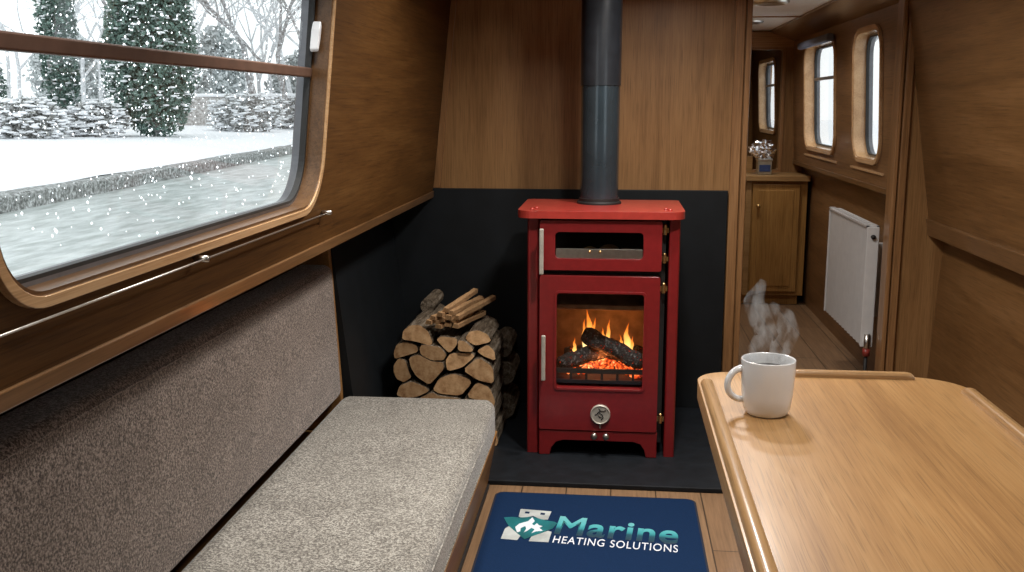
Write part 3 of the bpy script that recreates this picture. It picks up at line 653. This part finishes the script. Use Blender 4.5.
flame_p=[(.30,.22),(.22,.38),(.28,.50),(.44,.60),(.50,.74),(.58,.62),(.54,.52),(.60,.48),(.64,.56),(.70,.50),(.78,.48),(.72,.42),(.82,.34),(.68,.30),(.60,.24),(.64,.36),(.56,.40),(.50,.30),(.44,.24),(.46,.36),(.42,.44),(.34,.36),(.36,.26)]
flat('emblem_flame',E(flame_p),M['printwhite'],.0126,.0132)
def text(name,s,width,height,loc,rot,mat,off=0.0,space=1.0,z=.0113):
    cu=bpy.data.curves.new(name,'FONT'); cu.body=s; cu.size=1; cu.bevel_depth=off; cu.bevel_resolution=1; cu.extrude=.0; cu.space_character=space; cu.fill_mode='FRONT'
    t=bpy.data.objects.new('tmp',cu); C.objects.link(t); dg=bpy.context.evaluated_depsgraph_get(); me=bpy.data.meshes.new_from_object(t.evaluated_get(dg))
    bpy.data.objects.remove(t); me.name=name
    xs=[v.co.x for v in me.vertices]; ys=[v.co.y for v in me.vertices]
    x0,x1,y0,y1=min(xs),max(xs),min(ys),max(ys)
    for v in me.vertices: v.co.x=(v.co.x-x0)/(x1-x0)*width; v.co.y=(v.co.y-y0)/(y1-y0)*height
    for v in me.vertices: v.co.z=v.co.z/off*.0005+.0005
    o=bpy.data.objects.new(name,me); C.objects.link(o); me.materials.append(mat); o.parent=mt
    o.location=Vector((loc[0],loc[1],z))-BASE[mt]; o.rotation_euler=(0,0,rot); return o
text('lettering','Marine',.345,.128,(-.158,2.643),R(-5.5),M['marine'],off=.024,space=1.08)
text('lettering','HEATING SOLUTIONS',.342,.046,(-.158,2.586),R(-4.5),M['printwhite'],off=.002,space=1.12)

# ------------------------------------------------------------------ table on the right
TX0,TX1,TY0,TY1,TZ=.137,.562,.35,1.652,.76
tb=thing('table','golden oak table with rounded corners and raised edge rails, in the right foreground','table',((TX0+TX1)/2,1.0,0))
obj('tabletop',prism(BM(),[rrect(TX0,TY0,TX1,TY1,[.05,.085,.06,.05],10)],lambda u,v,w:(u,v,w),TZ-.030,TZ),M['tabletop'],tb,bev=.005,seg=3)
def rail(pts,w,mat):
    """half round strip standing on the top"""
    a,b=Vector(pts[0]),Vector(pts[1]); d=(b-a).normalized(); n=Vector((-d.y,d.x,0)); bm=BM(); prof=[(-1,0),(-.96,.45),(-.7,.85),(-.3,1.0),(.3,1.0),(.7,.85),(.96,.45),(1,0)]
    L=(b-a).length; rings=[]
    for t,s in ((0,.55),(.004,.85),(.012,1),(L-.012,1),(L-.004,.85),(L,.55)):
        rings.append([bm.verts.new(a+d*t+n*(u*w/2)+Vector((0,0,max(-.0005,v*.011*s-.0005)))) for u,v in prof])
    for p,q in zip(rings,rings[1:]):
        for k in range(len(prof)): bm.faces.new([p[k],p[(k+1)%len(prof)],q[(k+1)%len(prof)],q[k]])
    bm.faces.new(rings[0][::-1]); bm.faces.new(rings[-1]); o=obj('edge_rail',bm,mat,tb); smoothang(o,50)
rail([(TX0+.013,TY0+.06,TZ),(TX0+.013,TY1-.075,TZ)],.020,M['rail'])
rail([(TX0+.075,TY1-.012,TZ),(.488,TY1-.012,TZ)],.018,M['railX'])
rail([(TX1-.013,TY0+.06,TZ),(TX1-.013,TY1-.085,TZ)],.020,M['rail'])
obj('pedestal',lathe(BM(),[(.028,0.012),(.028,.73)],(.35,.95,0),24),M['steel'],tb,smooth=False); smoothang(tb.children[-1])
b_=obj('base_plate',lathe(BM(),[(.10,0),(.10,.006),(.05,.014),(.03,.03)],(.35,.95,0),32),M['steel'],tb); smoothang(b_)

# mug
MX,MY=.222,1.425
mg=thing('coffee_mug','white ceramic mug of black coffee on the left corner of the table','mug',(MX,MY,TZ))
prof=[(.001,.0),(.026,.0),(.0300,.003),(.0335,.010),(.0362,.030),(.0378,.055),(.0385,.080),(.0382,.0815),(.0370,.0818),(.0358,.080),(.0350,.055),(.0335,.030),(.030,.012),(.001,.010)]
b_=obj('mug_body',lathe(BM(),prof,(MX,MY,TZ),48,close=False),M['ceramic'],mg,smooth=True)
hp=[]
for i in range(15):
    t=PI*(.5+i/14); hp.append(Vector((MX-.0345+ .021*math.cos(t)*1.1, MY-.006*abs(math.cos(t)), TZ+.044+.0235*math.sin(t))))
bm=tube(BM(),[Vector((MX-.030,MY,TZ+.0675))]+hp+[Vector((MX-.030,MY,TZ+.0205))],.0048,12); 
for v in bm.verts: v.co.y=MY+(v.co.y-MY)*1.25
obj('handle',bm,M['ceramic'],mg,smooth=True)
cf=obj('coffee',lathe(BM(),[(.001,-.002),(.0352,-.002),(.0352,.0),(.001,.0)],(MX,MY,TZ+.066),40,close=False),M['coffee'],mg)
# steam
bm=BM()
def wisp(pts,rs):
    P=[];Q=[]
    for i in range(len(pts)-1):
        for k in range(5):
            t=k/5; P.append(Vector(pts[i]).lerp(Vector(pts[i+1]),t)); Q.append(rs[i]*(1-t)+rs[i+1]*t)
    P.append(Vector(pts[-1])); Q.append(rs[-1]); tube(bm,P,Q,12)
wisp([(MX-.012,MY,TZ+.072),(MX-.016,MY+.003,TZ+.095),(MX-.004,MY,TZ+.118),(MX-.014,MY+.004,TZ+.140),(MX-.024,MY,TZ+.165),(MX-.012,MY,TZ+.196)],[.010,.014,.016,.018,.016,.005])
wisp([(MX+.012,MY+.012,TZ+.072),(MX+.018,MY+.012,TZ+.095),(MX+.026,MY+.010,TZ+.118),(MX+.022,MY+.012,TZ+.140),(MX+.000,MY+.012,TZ+.160)],[.012,.016,.018,.015,.005])
tagp(obj('steam',bm,M['steam'],base=(MX,MY,TZ+.07),smooth=True),'faint white steam curling up from the coffee mug','steam',kind='stuff')

# ------------------------------------------------------------------ corridor things
cb=thing('corridor_cabinet','honey oak cabinet with one door at the end of the corridor','cabinet',(.9,6.27,0))
bm=BM(); box(bm,(.44,6.12,.06),(1.135,YC-.002,.755)); box(bm,(.47,6.15,0),(1.11,YC-.002,.06)); obj('body',bm,M['cab'],cb,bev=.002)
obj('worktop',prism(BM(),[rrect(.43,6.085,1.145,YC-.002,.006,3)],lambda u,v,w:(u,v,w),.755,.785),M['cabtop'],cb,bev=.004)
dr=obj('door',prism(BM(),[rect(.812,.085,1.088,.735)],XW,6.102,6.120),M['cab'],cb,bev=.003)
obj('door_panel',prism(BM(),[rect(.812+.035,.12,1.088-.035,.70)],XW,6.098,6.102),M['cab'],dr,bev=.002)
obj('knob',lathe(BM(),[(.004,0),(.005,-.010),(.012,-.014),(.013,-.022),(.008,-.028),(.001,-.029)],(.846,6.102,.605),16,'Y'),M['brass'],dr,smooth=True)
obj('stile',prism(BM(),[rect(.772,.06,.806,.755)],XW,6.108,6.120),M['cabtop'],cb,bev=.002)
tagp(obj('backsplash',B((.44,YC-.030,.785),(.845,YC-.012,.885)),M['cabtop'],base=(.6,YC-.02,.785),bev=.002),'low pale oak upstand at the back of the corridor cabinet top','upstand')
tn=thing('metal_tin','pale square tin with dark blue print on the corridor cabinet','tin',(.885,6.22,.785))
obj('tin_body',B((.845,6.18,.785),(.930,6.26,.872)),M['tin'],tn,bev=.005)
obj('tin_lid',B((.842,6.177,.868),(.933,6.263,.882)),M['steel'],tn,bev=.003)
obj('printed_panel',B((.855,6.177,.805),(.920,6.180,.845)),M['blue'],tn)
bm=BM(); bmesh.ops.create_icosphere(bm,subdivisions=4,radius=1)
for v in bm.verts:
    p=v.co.copy(); k=1+.10*noise.cell(p*3)+.30*noise.noise(p*3.3); v.co=Vector((.872+p.x*.072*k,6.22+p.y*.05*k,.882+max(0,.052+p.z*.056*k)))
tagp(obj('foil_bundle',bm,M['foil'],base=(.875,6.22,.882)),'crumpled silver foil bundle sitting on the square tin','foil')
# radiator
rd=thing('radiator','white panel radiator on the right wall of the corridor','radiator',(1.01,4.45,0))
RY0,RY1,RZ0,RZ1=4.03,4.74,.25,.725
bm=BM(); 
n=26
prof=[]
for i in range(n):
    y=RY0+.02+(RY1-RY0-.04)*i/(n-1); prof.append((y,.990 if i%2 else .984))
fr=[(RY0,.988)]+prof+[(RY1,.988),(RY1,1.000),(RY0,1.000)]
prism(bm,[[(a,b) for a,b in fr]],lambda u,v,w:(v,u,w),RZ0,RZ1)
obj('front_panel',bm,M['white'],rd)
obj('rear_panel',B((1.010,RY0,RZ0),(1.026,RY1,RZ1)),M['white'],rd)
for ya in (RY0-.006,RY1-.002): obj('end_cover',B((.982,ya,RZ0-.004),(1.030,ya+.008,RZ1+.004)),M['white'],rd,bev=.003)
bm=BM(); box(bm,(.982,RY0,RZ1),(1.030,RY0+.01,RZ1+.008)); box(bm,(.982,RY0,RZ1),(.992,RY1,RZ1+.008)); box(bm,(1.020,RY0,RZ1),(1.030,RY1,RZ1+.008)); box(bm,(.982,RY1-.01,RZ1),(1.030,RY1,RZ1+.008))
for i in range(22): yy=RY0+.03+i*.0345; box(bm,(.992,yy,RZ1+.001),(1.020,yy+.016,RZ1+.006))
obj('top_grille',bm,M['white'],rd)
for y in (4.36,4.6): obj('bracket',B((1.024,y,.3),(1.1595,y+.03,.62)),M['white'],rd)
obj('bleed_valve',tube(BM(),[(1.006,RY0+.002,.69),(1.006,RY0-.018,.69)],.009,10),M['iron'],rd,smooth=True)
v_=obj('valve',tube(BM(),[(1.006,RY0-.012,.225),(1.006,RY0-.012,.300)],.012,12),M['steel'],rd,smooth=True)
obj('valve_cap',tube(BM(),[(1.006,RY0-.012,.212),(1.006,RY0-.012,.240)],.015,12),M['redvalve'],v_,smooth=True)
obj('pipe',tube(BM(),[(1.006,RY0-.012,0),(1.006,RY0-.012,.215)],.007,10),M['iron'],rd,smooth=True)

# ------------------------------------------------------------------ ceiling lamps; all but the nearer corridor one are added to brighten the rooms
def downlight(x,y,z,power,label,color=(1,.95,.89),r=.075,group=None,spread=R(150)):
    t=thing('ceiling_light',label,'ceiling light',(x,y,z))
    c=obj('rim',lathe(BM(),[(r*.78,0),(r*1.15,0),(r*1.1,-.008),(r*.85,-.014),(r*.78,-.010)],(x,y,z),32),M['steel'],t); smoothang(c)
    obj('lens',lathe(BM(),[(r*.01,-.005),(r*.80,-.005),(r*.80,-.003),(r*.01,-.003)],(x,y,z),32,close=False),LENS,t)
    light('lamp','AREA',(x,y,z-.018),power,color,r*1.6,parent=t,spread=spread)
LENS=emit('lit lamp lens',(1,.95,.88),6)
for (x,y,p,sp) in ((.36,1.05,2.6,110),(-.50,.95,3.6,100),(-.50,1.95,4.6,95),(.40,1.95,1.8,100),(.12,2.52,14,150),(.21,3.04,10,155),(-.34,2.74,2.5,140)):
    downlight(x,y,1.8,p,'small round light with steel rim, added unseen in the saloon ceiling as fill',group='added saloon fill lights',spread=R(sp))
downlight(.66,4.66,CH,3.2,'small round light in the corridor ceiling just beyond the doorway')
downlight(.70,5.75,CH,3.6,'small round fill light added in the corridor ceiling above the oak cabinet')
downlight(.3,7.2,1.7,4,'small round fill light added in the ceiling of the cabin behind the hatch')

# ------------------------------------------------------------------ outside on the left: canal, bank, snow, trees
wt=B((-9,-14,.02),(-1.15,70,.20)); tagp(obj('canal_water',wt,M['water'],base=(-5,20,.2)),'grey rippled canal water outside the left window','water',kind='stuff')
D=Vector((-1.05,12.4)).normalized()          # bank line direction
P0=Vector((-5.70,8.70)); NB=Vector((-D.y,D.x))
def bk(s,d): p=P0+D*s+NB*d; return (p.x,p.y)     # s along the bank, d away from the water
bm=BM(); L0=-24;L1=62
pr=[(0,.05),(0,.34),(.04,.36),(.42,.36),(.42,.05)]
n=110; rings=[]
for i in range(n+1):
    s=L0+(L1-L0)*i/n; ring=[]
    for d,z in pr:
        x,y=bk(s,d+(.03*noise.noise(Vector((s*2,z*9,0))) if d<.1 else 0)); ring.append(bm.verts.new((x,y,z+.012*noise.noise(Vector((s*1.5,d*9,4))))))
    rings.append(ring)
for a,b in zip(rings,rings[1:]):
    for k in range(5): bm.faces.new([a[k],a[(k+1)%5],b[(k+1)%5],b[k]])
bm.faces.new(rings[0]); bm.faces.new(rings[-1][::-1])
o=obj('canal_bank',bm,M['bank'],base=(-6,9,.2)); o['kind']='structure'
bm=BM(); nx,ny=26,90; G=[]
for i in range(nx+1):
    row=[]
    for j in range(ny+1):
        d=.22+36*(i/nx)**1.6; s=L0+(L1-L0)*j/ny; x,y=bk(s,d)
        z=.335+.10*min(1,d)+.018*d+.05*noise.noise(Vector((x*.7,y*.7,0)))*min(1,d)+(.02*noise.noise(Vector((x*3,y*3,2))))
        row.append(bm.verts.new((x,y,z)))
    G.append(row)
for i in range(nx):
    for j in range(ny): bm.faces.new([G[i][j],G[i+1][j],G[i+1][j+1],G[i][j+1]])
o=obj('snowy_ground',bm,M['snow'],base=(-12,15,.4),smooth=True); o['kind']='structure'
def gz(x,y):
    d=(Vector((x,y))-P0).dot(NB); return .43+.018*max(0,d)
# near side snow on the coping, right of the boat
o=obj('right_bank',B((1.7,-8,.0),(30,60,.35)),M['snow'],base=(8,20,.3)); o['kind']='structure'

def crown(c,rx,ry,rz,n,size,seed,density=1.0,taper=0):
    r=random.Random(seed); bm=BM()
    for i in range(n):
        while True:
            p=Vector((r.uniform(-1,1),r.uniform(-1,1),r.uniform(-1,1)))
            l=p.length
            if l<1 and l>.35: break
        bulge=1+.22*noise.noise(Vector((p.x*2+seed,p.y*2,p.z*2.5)))
        tp=1-taper*(p.z*.5+.5)
        q=Vector((c[0]+p.x*rx*bulge*tp,c[1]+p.y*ry*bulge*tp,c[2]+p.z*rz))
        s=size*r.uniform(.6,1.5); a=Vector((r.gauss(0,1),r.gauss(0,1),r.gauss(0,1))).normalized(); b=a.orthogonal().normalized(); b=(Matrix.Rotation(r.uniform(0,6.28),3,a)@b)
        c2=a.cross(b)
        vs=[bm.verts.new(q+b*s),bm.verts.new(q+c2*s*.5),bm.verts.new(q-b*s),bm.verts.new(q-c2*s*.5)]; bm.faces.new(vs)
    return bm
def snowtops(c,rx,ry,rz,n,size,seed,taper=0):
    r=random.Random(seed+99); bm=BM()
    for i in range(n):
        th=r.uniform(0,6.28); h=r.uniform(-.8,1); rr_=math.sqrt(max(0,1-h*h)); tp=1-taper*(h*.5+.5)
        k=r.uniform(.75,1.08)
        q=Vector((c[0]+math.cos(th)*rr_*rx*tp*k,c[1]+math.sin(th)*rr_*ry*tp*k,c[2]+h*rz*k)); s=size*r.uniform(.5,1.4)
        g=bmesh.ops.create_icosphere(bm,subdivisions=1,radius=1)
        for v in g['verts']: v.co=Vector((q.x+v.co.x*s*1.5,q.y+v.co.y*s*1.5,q.z+v.co.z*s*.45))
    return bm
def evergreen(name,x,y,rx,h,nleaf,size,seed,label,cat,mat='leaf',snow=160,taper=.3,ssize=.05):
    z=gz(x,y); t=thing(name,label,cat,(x,y,z))
    c=(x,y,z+h*.5)
    obj('trunk',tube(BM(),[(x,y,z-.1),(x,y,z+h*.8)],[.09,.04],8),M['barkout'],t)
    obj('foliage',crown(c,rx,rx,h*.52,nleaf,size,seed,taper=taper),M[mat],t)
    obj('snow_cover',snowtops(c,rx,rx,h*.52,snow,ssize,seed,taper),M['snow'],t)['kind']='stuff'
    return t
evergreen('evergreen_tree',-12.6,22.0,.50,5.2,5200,.055,1,'slim dark ivy clad tree standing alone at the left of the window view','tree',snow=260,ssize=.035)
evergreen('evergreen_tree',-10.4,22.0,1.15,4.6,15000,.062,2,'broad dark evergreen with snow, largest tree in the left window','tree',snow=620,taper=.25,ssize=.045)
evergreen('evergreen_tree',-13.9,21.0,.55,1.9,2500,.05,4,'low evergreen bush at the left edge of the window view','tree',snow=150,taper=.1,ssize=.04)
for i,(x,y,r,h,lab) in enumerate(((-13.4,19.2,.75,.95,'snow laden shrub at the far left of the window view'),(-12.0,19.6,.8,.85,'snow laden shrub in front of the slim ivy clad tree'),(-11.3,21.0,.7,.80,'snow laden shrub left of the broad evergreen'),(-10.2,27.0,1.0,1.1,'snowy grey shrub right of the broad evergreen'),(-9.9,30.0,1.1,1.0,'snowy grey shrub by the pale wall, behind the nearer one'),(-9.2,30.0,.7,1.0,'snowy grey shrub at the far right by the window edge'))):
    z=gz(x,y); t=thing('snowy_shrub',lab,'shrub',(x,y,z)); c=(x,y,z+h*.42)
    obj('twigs',crown(c,r,r*.8,h*.55,1600,.05,20+i),M['leafg'],t); obj('snow_cover',snowtops(c,r,r*.8,h*.55,420,.055,20+i),M['snow'],t)['kind']='stuff'
def bare_tree(x,y,h,seed,mat,label,r0=.11,depth=6,spread=.55,group=None):
    r=random.Random(seed); bm=BM(); z=gz(x,y)
    def grow(p,d,l,rad,k):
        pts=[p];q=p;dd=d
        for i in range(3):
            dd=(dd+Vector((r.gauss(0,.10),r.gauss(0,.10),r.gauss(0,.06)))).normalized(); q=q+dd*l/3; pts.append(q)
        tube(bm,pts,[rad,rad*.88,rad*.78,rad*.66],5 if k>3 else 4,cap=False)
        if k==0: return
        for j in range(2 if r.random()<.55 else 3):
            a=Vector((r.gauss(0,1),r.gauss(0,1),r.gauss(.25,.5))).normalized()
            nd=(dd+a*spread*r.uniform(.7,1.4)).normalized(); grow(pts[r.choice((2,3,3))],nd,l*r.uniform(.62,.84),rad*r.uniform(.5,.68),k-1)
    grow(Vector((x,y,z-.1)),Vector((0,0,1)),h*.34,r0,depth)
    o=obj('bare_tree',bm,mat,base=(x,y,z)); return tagp(o,label,'tree',group)
bare_tree(-10.55,29.0,7.5,11,M['barkout'],'bare frosted tree behind the right side of the broad evergreen',.13)
bare_tree(-9.75,29.5,7.0,12,M['barkout'],'bare frosted tree second from the window right edge')
bare_tree(-9.0,29.0,7.2,13,M['barkout'],'bare frosted tree nearest the window right edge, forked trunk')
bare_tree(-14.4,24.5,6.5,14,M['barkout'],'bare frosted tree at the far left with drooping white branches',.09)
bare_tree(-13.4,26.5,7.0,15,M['barkout'],'bare frosted tree between the slim ivy tree and the broad evergreen',.09)
rr=random.Random(21)
for i in range(24):
    y=rr.uniform(34,46); k=-.24-.38*i/23; x=k*y*1.02
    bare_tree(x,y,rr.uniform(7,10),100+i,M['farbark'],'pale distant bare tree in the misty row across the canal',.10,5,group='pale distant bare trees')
M['farleaf']=snowy('pale foliage with painted haze',(.38,.42,.41),.0,scale=6,base2=(.55,.58,.58))  # foliage paled in its own colour to look hazy far off
for i,(x,y,r_,h) in enumerate(((-22,39,1.8,3.6),(-19.0,41,2.0,3.0),(-16.2,40,1.6,3.8),(-13.6,43,1.8,3.0),(-11.6,42,1.5,2.6))):
    z=gz(x,y); t=thing('misty_tree','pale grey bushy tree in the misty background across the canal','tree',(x,y,z),'misty background trees')
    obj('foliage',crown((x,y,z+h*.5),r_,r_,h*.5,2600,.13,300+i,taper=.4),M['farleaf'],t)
# wall and snow capped fence rail
tw=thing('stone_wall','pale stone wall with a snow cap on the far bank, seen through the window','wall',(-11.2,31.5,.8))
obj('masonry',B((-14.2,31.6,.5),(-8.4,31.9,1.46)),M['stone'],tw); obj('snow_cap',B((-14.25,31.55,1.46),(-8.35,31.95,1.56)),M['snow'],tw,bev=.04,seg=3)
tf=thing('fence_rail','low rail fence topped with snow behind the shrubs at the left of the window','fence',(-13,20.6,.6))
obj('rail',B((-15.5,20.6,.95),(-11.0,20.68,1.03)),M['barkout'],tf); obj('snow_cap',B((-15.5,20.58,1.03),(-11.0,20.70,1.09)),M['snow'],tf,bev=.025)
for x in (-15.3,-14.2,-13.1,-12.0,-11.1): obj('post',B((x,20.6,.5),(x+.08,20.68,1.03)),M['barkout'],tf)
# trees for the right hand windows
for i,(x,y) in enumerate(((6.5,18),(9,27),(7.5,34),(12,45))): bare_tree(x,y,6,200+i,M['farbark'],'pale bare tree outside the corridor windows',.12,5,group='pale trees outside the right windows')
o=evergreen('evergreen_tree',16,36,1.5,3.5,3000,.12,31,'grey green bush outside the corridor windows','tree',snow=120,ssize=.12)
# falling snow between boat and trees
bm=BM(); rr=random.Random(5)
for i in range(5200):
    d=rr.uniform(2.0,19)**1.0; a=rr.uniform(.30,.72); x=-d*math.sin(a)*1.0; y=d*math.cos(a)
    if x>-1.4: continue
    z=1.2+d*rr.uniform(-.13,.30)
    if z<.45: continue
    s=rr.uniform(.0018,.0048)*(1+.06*d)
    vs=[bm.verts.new((x+s*q[0],y+s*q[1],z+s*1.3*q[2])) for q in ((1,0,0),(-1,0,0),(0,1,0),(0,-1,0),(0,0,1),(0,0,-1))]
    for f in ((0,2,4),(2,1,4),(1,3,4),(3,0,4),(2,0,5),(1,2,5),(3,1,5),(0,3,5)): bm.faces.new([vs[k] for k in f])
tagp(obj('snowflakes',bm,M['flake'],base=(-5,8,1.2)),'falling snowflakes outside the left window','snow',kind='stuff')

# ------------------------------------------------------------------ world, camera, view
w=bpy.data.worlds.new('overcast sky'); SC.world=w; w.use_nodes=True; nt=w.node_tree; nt.nodes.clear()
out=nt.nodes.new('ShaderNodeOutputWorld'); bg=nt.nodes.new('ShaderNodeBackground'); bg.inputs['Color'].default_value=(.93,.97,1,1); bg.inputs['Strength'].default_value=1.5; nt.links.new(bg.outputs[0],out.inputs['Surface'])
cd=bpy.data.cameras.new('camera'); cam=bpy.data.objects.new('camera',cd); C.objects.link(cam); SC.camera=cam
cam.location=(0,0,1.2); cam.rotation_euler=(PI/2-math.atan(.181),0,R(5.95)); cd.sensor_fit='HORIZONTAL'; cd.sensor_width=36; cd.lens=36*1000/1024; cd.clip_start=.02; cd.clip_end=300
SC.view_settings.view_transform='Standard'; SC.view_settings.look='None'; SC.view_settings.exposure=0.0; SC.view_settings.gamma=1; SC.view_settings.use_curve_mapping=False
SC.cycles.use_denoising=True; SC.cycles.max_bounces=10; SC.cycles.diffuse_bounces=5; SC.cycles.transparent_max_bounces=16; SC.cycles.sample_clamp_indirect=6
